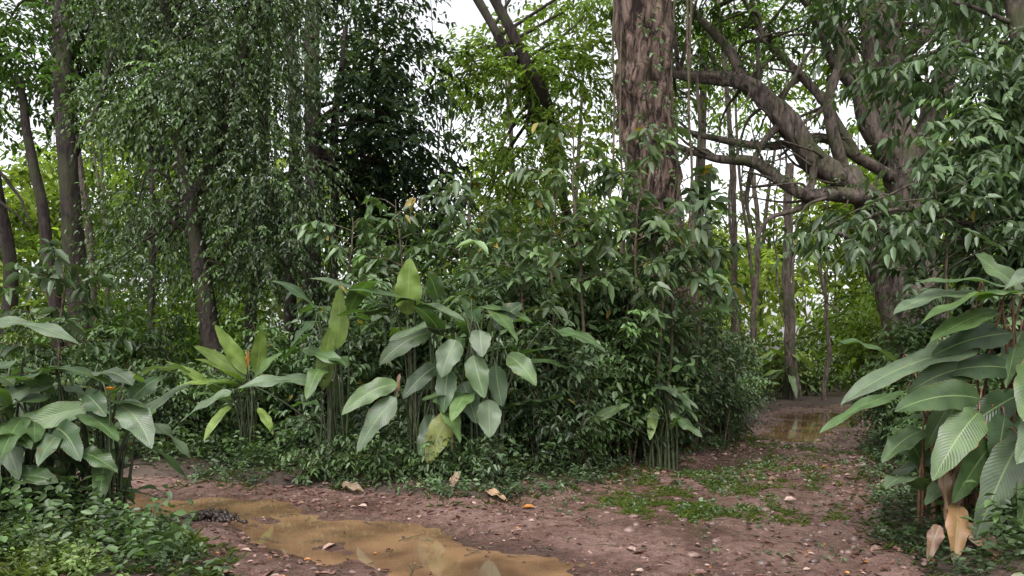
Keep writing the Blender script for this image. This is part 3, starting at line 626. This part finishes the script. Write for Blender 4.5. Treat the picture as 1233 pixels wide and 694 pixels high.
L_c=[((-.72,8.75,.92),(-.98,8.6,.34),.28,.10,FD,(.15,.17,.04)),
((-.28,8.7,1.1),(-.26,8.6,.66),.27,.06,FS,GB),
((-1.36,8.8,1.28),(-1.96,8.5,.93),.24,.12,FD,G2),
((-1.36,8.7,1.12),(-1.78,8.5,.5),.28,.12,FD,GB),
((-.76,8.8,1.46),(-.80,8.65,.94),.24,.06,FS,GD),
((-.46,8.75,1.62),(-.32,8.6,1.12),.26,.06,FS,G1),
((-.66,8.75,1.80),(-.82,8.55,1.36),.28,.10,FD,GB),
((-.06,8.9,1.62),(.28,8.6,1.26),.24,.12,FD,G2),
((.56,9.2,1.92),(1.12,8.9,1.66),.22,.12,FU,G1),
((-.22,9.0,1.95),(.12,8.9,2.24),.26,.1,FD,GD),
((-.70,8.9,1.98),(-1.42,8.5,1.78),.22,.14,FU,GB),
((-.62,9.0,2.02),(-2.1,8.6,2.36),.30,.12,FU,G1),
((-1.7,9.2,2.28),(-2.45,8.9,2.54),.22,.1,FU,GB),
((-1.30,9.2,2.12),(-1.26,9.1,2.82),.32,.02,FS,G3),
((-1.2,9.1,2.22),(-.55,8.7,2.02),.22,.16,FU,GB),
((-2.2,9.3,1.7),(-2.14,9.2,2.46),.26,.02,FS,G3),
((-2.35,9.2,1.2),(-2.22,9.1,1.98),.22,.02,FS,G3),
((-2.35,9.1,1.27),(-3.26,8.8,1.22),.24,.1,FU,GB),
((-3.45,9.1,1.18),(-3.95,8.8,.82),.2,.1,FU,GB),
((-.38,8.8,1.92),(-.34,8.6,1.6),.24,.08,FS,GB),
((-.6,8.95,1.3),(-.42,8.8,.8),.26,.05,FS,GD),
((-.9,9.0,1.5),(-1.3,8.8,1.1),.22,.1,FD,GD),
((-.2,9.0,1.5),(-.12,8.9,1.0),.24,.05,FS,GD),
((-1.0,9.1,1.9),(-1.6,8.9,1.5),.26,.12,FD,G1),
((-.95,9,.9),(-1.1,8.8,.4),.22,.08,FS,GD),
((-1.1,9.1,2.3),(-1.9,8.8,2.05),.26,.14,FU,GD),
((-.5,9.1,2.2),(.25,8.9,2.0),.24,.16,FU,G1),
((-.9,9.0,2.3),(-1.0,8.7,2.6),.22,.1,FD,G1),
((-2.6,9.2,1.7),(-2.0,8.9,1.5),.2,.12,FU,G1)]
broad_plant('heliconia_plant',[(-.7,9.15),(-.45,9.2),(-1.25,9.3),(-1.0,9.2),(-.2,9.3),(-2.2,9.5),(-2.35,9.45)],L_c,rnd=40,hr=(.7,2.2),wk=1.18)
L_b=[((-3.75,10.4,1.3),(-4.35,10.1,1.75),.22,.08,FD,G3),((-3.7,10.4,1.35),(-4.1,10.2,2.05),.24,.02,FS,G3),((-3.6,10.4,1.35),(-3.45,10.2,2.0),.24,.02,FS,G3),
((-3.8,10.3,1.2),(-4.5,9.9,1.2),.22,.12,FU,G3),((-3.6,10.3,1.3),(-3.1,10.0,1.65),.2,.1,FD,G2),((-3.66,10.2,1.45),(-3.6,10.1,1.72),.07,.0,FS,(.26,.12,.03)),
((-3.9,10.3,1.0),(-4.7,10,1.55),.2,.1,FU,G3),((-3.5,10.2,.9),(-3.2,9.9,.55),.16,.1,FU,G3)]
broad_plant('banana_plant',[(-3.7,10.5),(-3.8,10.45)],L_b,rnd=8,hr=(.7,1.3),pal=(G3,G2))
L_g=[((2.0,10.4,1.2),(2.55,10.1,.88),.2,.14,FU,GB),((2.05,10.4,1.3),(2.5,10.1,1.5),.18,.1,FU,G1),((2.1,10.4,1.1),(2.75,10.2,1.15),.18,.12,FU,G2),((2.0,10.4,.9),(1.9,10.2,.45),.18,.06,FS,G3),((2.2,10.3,.8),(2.6,10.1,.5),.18,.1,FD,G1),((1.0,9.6,.75),(1.5,9.4,1.0),.16,.05,FD,G2)]
broad_plant('ginger_plant',[(2.1,10.6),(2.2,10.55)],L_g,rnd=8,rl=.5,rw=.17,hr=(.5,1.2))
broad_plant('ginger_plant',[(7.6,23.6),(8.4,24.2),(9.2,24.8),(6.6,22.6)],[((7.6,22.9,.9),(8.2,22.4,1.2),.25,.1,FU,G3)],rnd=44,rl=.9,rw=.28,hr=(.6,1.9),pal=(G3,G2))
broad_plant('ginger_plant',[(-5.2,10.6),(-6.2,10.8)],[((-5.2,10.5,.9),(-5.8,10.3,1.0),.2,.1,FU,G1)],rnd=16,rl=.55,rw=.17,hr=(.4,1.2))
L_r=[((4.0,6.25,2.14),(3.04,5.9,1.94),.26,.12,FU,GB),((4.2,6.2,2.18),(3.3,6.0,2.2),.22,.1,FU,G1),((4.0,6.1,1.98),(3.28,5.8,1.72),.25,.14,FU,G2),
((3.85,6.1,1.66),(2.62,5.9,1.22),.30,.14,FU,GB),((3.8,6.0,1.26),(3.0,5.8,1.17),.28,.12,FD,G1),((4.27,5.9,1.56),(3.80,5.5,1.12),.34,.12,FD,G2),
((3.73,5.9,1.16),(3.24,5.7,.64),.30,.14,FD,G2),((4.0,5.8,.96),(3.5,5.6,.2),.30,.14,FD,GB),((4.15,5.8,.86),(3.84,5.6,.28),.28,.12,FD,G1),((4.0,6.0,1.12),(3.8,5.8,.66),.28,.08,FS,GD),
((4.35,5.8,1.12),(4.05,5.6,.14),.3,.1,FD,GB),((3.45,6.2,.98),(3.0,6.0,.74),.22,.14,FU,G1),((4.4,6.3,2.12),(3.88,6.2,2.46),.24,.06,FD,G2),((4.3,6.1,2.12),(3.7,5.9,2.05),.24,.12,FU,G1),
((4.5,5.9,1.68),(4.12,5.7,1.3),.3,.1,FD,G3),((4.2,6.2,1.5),(3.5,6.1,1.45),.28,.12,FD,GD),((4.2,6.2,1.8),(3.4,6.0,1.6),.26,.12,FD,GD),((4.2,6.1,1.3),(3.6,6.1,.9),.26,.1,FD,GD),
((4.4,5.9,1.9),(4.0,5.6,1.62),.3,.14,FD,G2),((4.1,6.0,2.1),(3.2,5.8,1.85),.24,.16,FU,G2),((4.6,6.1,2.3),(4.0,6.0,2.15),.24,.16,FU,GB),
((3.9,6.0,.9),(3.45,5.8,.45),.26,.12,FD,G1),((4.2,5.7,1.3),(3.75,5.5,.8),.28,.12,FD,GB),((3.9,6.2,1.5),(3.2,6.0,1.3),.26,.14,FD,G1)]
broad_plant('calathea_plant',[(4.1,6.5),(4.35,6.4),(4.6,6.6),(3.8,6.6),(4.8,6.3)],L_r,rnd=50,hr=(.4,2.0),stem=M_redstem,rl=.8,rw=.28,pal=(G1,G2,GB),wk=1.05)
L_l=[((-4.6,6.5,1.9),(-3.62,6.2,1.70),.2,.14,FU,GB),((-4.3,6.4,1.35),(-3.7,6.2,1.52),.24,.1,FU,GD),((-3.65,6.4,1.16),(-4.4,6.1,.84),.22,.10,FD,G2),
((-3.75,6.4,1.12),(-3.25,6.1,.9),.22,.14,FU,G1),((-3.4,6.4,1.18),(-2.97,6.1,.84),.26,.16,FD,GB),((-4.2,6.0,.75),(-4.25,5.9,.34),.24,.06,FS,G2),((-4.1,6.1,.62),(-3.68,6.0,.58),.18,.1,FD,G1),
((-3.65,6.2,.8),(-3.2,6.0,.66),.2,.14,FU,G1),((-3.95,6.4,1.4),(-4.5,6.2,1.1),.22,.12,FD,GB),((-3.7,6.4,1.28),(-3.4,6.2,1.1),.2,.12,FD,GD),((-4.2,6.4,1.6),(-4.6,6.1,1.3),.24,.1,FU,G1),((-4.0,6.4,1.5),(-3.4,6.3,1.35),.22,.12,FU,G1),
((-3.9,6.3,1.0),(-3.5,6.0,.75),.22,.14,FD,GD),((-4.3,6.2,1.05),(-3.9,6.0,.85),.24,.14,FU,G1),((-4.0,6.4,1.25),(-4.5,6.0,1.0),.24,.12,FU,G2),((-4.4,6.3,.95),(-4.0,6.0,.6),.22,.14,FD,GB)]
broad_plant('calathea_plant',[(-3.9,6.6),(-4.2,6.5),(-3.6,6.6),(-4.5,6.6),(-4.9,6.7)],L_l,rnd=85,hr=(.3,1.45),rl=.58,rw=.22,wk=1.08,pal=(G1,GD,G2,GB))
e=empty('orange_flower'); T=Tubes(); T.add([(-3.42,6.3,.05),(-3.4,6.25,.7),(-3.37,6.2,1.32)],[.008,.006,.004],sides=6); T.build('stalk',M_petiole,e)
f=Foliage(); a=np.linspace(0,6.28,15)[:-1]
f.leaves(np.tile([[-3.37,6.2,1.32]],(14,1)),np.stack([np.cos(a),np.sin(a),.5+.4*rng.random(14)],1),np.tile([[0,0,1.]],(14,1))+.01,np.full(14,.055),.5,np.tile([[.75,.3,.02]],(14,1)),curl=.1); f.build('petals',M_litter,e)

# ---------------------------------------------------------------- fallen brown leaves
e=empty('fallen_broad_leaf'); B=Blades()
for b,t,w,c in [((3.55,5.9,.42),(3.28,5.5,.06),.2,(.26,.15,.07)),((3.5,5.8,.30),(3.62,5.35,.05),.18,(.19,.12,.075)),((4.1,5.7,.1),(3.5,5.6,.08),.2,(.18,.16,.12)),((3.3,5.7,.3),(3.15,5.6,.05),.12,(.17,.10,.07)),((3.75,6.1,.75),(3.45,5.9,.2),.14,(.17,.10,.06)),((3.5,6.0,.8),(3.4,5.8,.3),.1,(.16,.09,.055))]:
    B.add(b,t,w,.15,(0,-.5,.8),c,fold=.5)
for b,t,w,c in [((-.6,8.4,.3),(-.72,8.2,.02),.1,(.24,.15,.1)),((-.3,8.2,.12),(-.05,8.0,.04),.1,(.24,.15,.09)),((-2.0,8.7,.1),(-1.7,8.5,.05),.12,(.24,.16,.11)),((-.75,8.8,1.0),(-.7,8.7,.5),.06,(.22,.12,.07)),((-1.35,8.9,1.4),(-1.4,8.8,1.0),.06,(.22,.12,.07))]:
    B.add(b,t,w,.1,(0,-.5,.8),c,fold=.5)
B.build('leaves',e)

# ---------------------------------------------------------------- ground cover
def scatter(n,x0,x1,y0,y1,dmin,dmax,dens=None):
    x=rng.uniform(x0,x1,n);y=rng.uniform(y0,y1,n);sd=road_sdf(x,y)+.3*fbm(x*1.5,y*1.5,2)
    k=(sd>dmin)&(sd<dmax)
    if dens is not None: k&=dens(x,y)
    x=x[k];y=y[k]; return x,y,height(x,y)
f=Foliage()
def herbs(x,y,z,hmax,k,l,pal,wr=.5):
    n=len(x); h=hmax*(.4+.8*rng.random(n))
    a=rng.random(n)*6.283
    D=np.stack([np.cos(a)*.5,np.sin(a)*.5,np.ones(n)],1)
    t=np.exp(.3*rng.normal(size=n))*(1+.7*fbm(x*1.2,y*1.2,2))
    f.twigs(np.stack([x,y,z],1),D,h,k,l,wr,*pal,tint=t,droop=.15,leafdroop=.1,spread=1.2,noise=.35)
patchy=lambda x,y: fbm(x*1.1+40,y*1.1,3)>-.12
x,y,z=scatter(20000,-10,9,5,16,-.02,1.6,patchy); herbs(x,y,z,.2,7,.06,GR)
x,y,z=scatter(11000,-11,11,6,24,.7,3.2); herbs(x,y,z,.42,7,.1,MD)
x,y,z=scatter(2600,-5,-1.6,4.6,7.6,.05,3,lambda x,y: fbm(x*2+7,y*2,3)>-.02); herbs(x,y,z,.22,8,.05,BR)
x,y,z=scatter(1800,-5,-2.2,4.6,7.2,.3,3,lambda x,y: fbm(x*1.5+17,y*1.5,3)>.0); herbs(x,y,z,.5,9,.09,GR)
x,y,z=scatter(8000,-9,7,5,13,.45,1.8); herbs(x,y,z,.6,8,.085,MD)
f.build('ground_cover_plants',M_leaf)
f=Foliage()
def grass(x,y,z,h,nb,pal):
    n=len(x); a=rng.random((n,nb))*6.283
    P=np.repeat(np.stack([x,y,z],1),nb,0)+rng.normal(size=(n*nb,3))*np.array([.02,.02,0])
    aa=a.ravel(); el=rng.uniform(.3,1.6,n*nb)
    d=np.stack([np.cos(aa),np.sin(aa),el],1); u=rng.random((n*nb,1)); c=np.array(pal[0])*(1-u)+np.array(pal[1])*u
    f.leaves(P,d,np.stack([-np.cos(aa),-np.sin(aa),.5+0*aa],1),h*(.4+1.1*rng.random(n*nb)),.07,c,curl=.35)
def patch(cx,cy,rx,ry,n,thr=-.02):
    x=cx+rng.normal(size=n)*rx; y=cy+rng.normal(size=n)*ry; k=fbm(x*4,y*4,3)>thr; return x[k],y[k],height(x[k],y[k])
for (cx,cy,rx,ry,n) in ((1.75,7.75,.45,.25,420),(2.3,9.4,.6,.7,380),(3.7,10.8,.6,.8,360),(2.9,7.5,.3,.2,50),(1.9,8.4,.6,.4,150),(4.9,13.5,.6,1.2,300)):
    grass(*patch(cx,cy,rx,ry,n),.09,8,((.08,.12,.03),(.16,.20,.06)))
x,y,z=scatter(2400,-4.6,-1.4,4.6,7.2,-.12,2.5,lambda x,y: fbm(x*2.2,y*2.2,3)>-.05); grass(x,y,z,.13,7,((.07,.11,.03),(.14,.175,.055)))
x,y,z=scatter(8000,-8,8,5,16,-.2,.6,patchy); grass(x,y,z,.1,5,((.05,.08,.028),(.11,.14,.045)))
f.build('grass',M_leafsoft)
f=Foliage()
for (cx,cy,rx,ry,n) in ((1.8,7.85,.5,.3,130),(2.3,9.4,.6,.7,330),(3.5,10.7,.6,.7,320),(4.7,13,.6,1.3,220)):
    x,y,z=patch(cx,cy,rx,ry,n); herbs(x,y,z,.1,6,.045,GR)
x,y,z=scatter(900,-3,4,5.5,13,-1.6,-.2,lambda x,y:(fbm(x*1.8+3,y*1.8,3)>.12)&(x>.4)); herbs(x,y,z,.07,5,.04,GR)
f.build('weeds',M_leaf)
f=Foliage()
def litter(n,x0,x1,y0,y1,dmin,dmax,l):
    x,y,z=scatter(n,x0,x1,y0,y1,dmin,dmax,lambda x,y: rng.random(len(x))<.55+.9*fbm(x*.9+11,y*.9,3)); k=(z>WATER_Z)|(rng.random(len(x))<.06); x,y,z=x[k],y[k],z[k]; z=np.maximum(z,WATER_Z)
    n=len(x); a=rng.random(n)*6.283
    pal=np.array([(.12,.055,.04),(.2,.105,.08),(.07,.033,.026),(.32,.21,.17),(.36,.14,.03),(.15,.08,.07),(.09,.10,.03)])
    pr=[.25,.23,.20,.14,.03,.11,.04]; c=pal[rng.choice(7,n,p=pr)]*(.6+.6*rng.random((n,1)))
    f.leaves(np.stack([x,y,z+.012],1),np.stack([np.cos(a),np.sin(a),.15*rng.normal(size=n)],1),np.array([0,0,1.])+.35*rng.normal(size=(n,3)),l*(.4+1.1*rng.random(n)),.5,c,fold=.5,curl=.05)
litter(17000,-8,7,4,13,-5,.4,.045); litter(16000,-9,8,4,16,-.6,1.2,.06); litter(5000,0,10,10,24,-3,.5,.07); litter(520,-5,5,4.4,10,-4,.2,.11)
f.build('leaf_litter',M_litter)
T=Tubes()
x,y,z=scatter(420,-6,6,4.5,12,-3,.5)
for a,b,c in zip(x,y,z):
    th=rng.random()*6.28;l=rng.uniform(.08,.4); c=max(c,WATER_Z)
    T.add([(a,b,c+.01),(a+math.cos(th)*l*.5,b+math.sin(th)*l*.5,c+.02),(a+math.cos(th+.2)*l,b+math.sin(th+.2)*l,c+.012)],[.005,.004,.002],sides=4,n=2)
T.build('fallen_twigs',M_stem)
bm=bmesh.new(); bmesh.ops.create_icosphere(bm,subdivisions=1,radius=1); sv=np.array([v.co[:] for v in bm.verts]); sf=np.array([[v.index for v in q.verts] for q in bm.faces]); bm.free()
x,y,z=scatter(6000,-5,9,4.4,19,-3,.1); n=len(x)
s=.006+.035*rng.random(n)**5; s=s*np.where(x>.6,1.5,.8)
sc=s[:,None]*rng.uniform(.6,1.3,(n,3))*np.array([1.2,1.2,.6]); a=rng.random(n)*6.28
V=sv[None]*sc[:,None]*(1+.18*rng.normal(size=(n,len(sv),1)))
Vx=V[...,0]*np.cos(a)[:,None]-V[...,1]*np.sin(a)[:,None]; Vy=V[...,0]*np.sin(a)[:,None]+V[...,1]*np.cos(a)[:,None]
V=np.stack([Vx+x[:,None],Vy+y[:,None],V[...,2]+z[:,None]+s[:,None]*.1],-1).reshape(-1,3)
F=(sf[None]+(np.arange(n)*len(sv))[:,None,None]).reshape(-1,3)
c=np.array([.14,.088,.075])*(.5+.9*rng.random((n,1))); make_mesh('gravel',V,F,M_stone,cols=np.repeat(c,len(sv),0))
m=150; x=-3.05+rng.normal(size=m)*.13; y=7.45+rng.normal(size=m)*.07; s=rng.uniform(.015,.04,m); hh=rng.random(m)
V=(sv[None]*s[:,None,None]*(1+.25*rng.normal(size=(m,len(sv),1)))+np.stack([x,y,np.maximum(height(x,y),WATER_Z)+.01+.09*hh*np.exp(-((x+3.05)**2)/.02)],1)[:,None]).reshape(-1,3)
F=(sf[None]+(np.arange(m)*len(sv))[:,None,None]).reshape(-1,3); make_mesh('mud_clod',V,F,M_stone,cols=np.tile([.035,.022,.018],(len(V),1)))

# ---------------------------------------------------------------- light, world, camera
w=bpy.data.worlds.new('World'); scene.world=w; w.use_nodes=True; nt=w.node_tree; nt.nodes.clear()
o=nt.nodes.new('ShaderNodeOutputWorld'); bg=nt.nodes.new('ShaderNodeBackground'); sk=nt.nodes.new('ShaderNodeTexSky')
sk.sky_type='NISHITA'; sk.sun_disc=False; sk.sun_elevation=R(58); sk.sun_rotation=R(200); sk.dust_density=4; sk.air_density=1.0
hs=nt.nodes.new('ShaderNodeHueSaturation'); hs.inputs['Saturation'].default_value=.12; hs.inputs['Value'].default_value=2.6
nt.links.new(sk.outputs[0],hs.inputs['Color']); nt.links.new(hs.outputs[0],bg.inputs[0]); bg.inputs[1].default_value=.15; nt.links.new(bg.outputs[0],o.inputs[0])
sl=bpy.data.lights.new('sun','SUN'); sl.energy=1.4; sl.angle=R(22); sl.color=(1,.96,.90); so=bpy.data.objects.new('sun',sl); COL.objects.link(so)
az=R(200); el=R(58); dv=Vector((math.sin(az)*math.cos(el),math.cos(az)*math.cos(el),math.sin(el)))
so.rotation_euler=dv.to_track_quat('Z','Y').to_euler(); so.location=(0,0,30)
cam=bpy.data.cameras.new('camera'); co=bpy.data.objects.new('camera',cam); COL.objects.link(co)
cam.lens=26; cam.sensor_width=36; cam.shift_y=83/1233; cam.clip_end=3000; co.location=(0,0,1.6); co.rotation_euler=(R(90),0,0)
scene.camera=co
scene.view_settings.view_transform='Standard'; scene.view_settings.look='None'; scene.view_settings.exposure=0
print('leaves',NL[0])
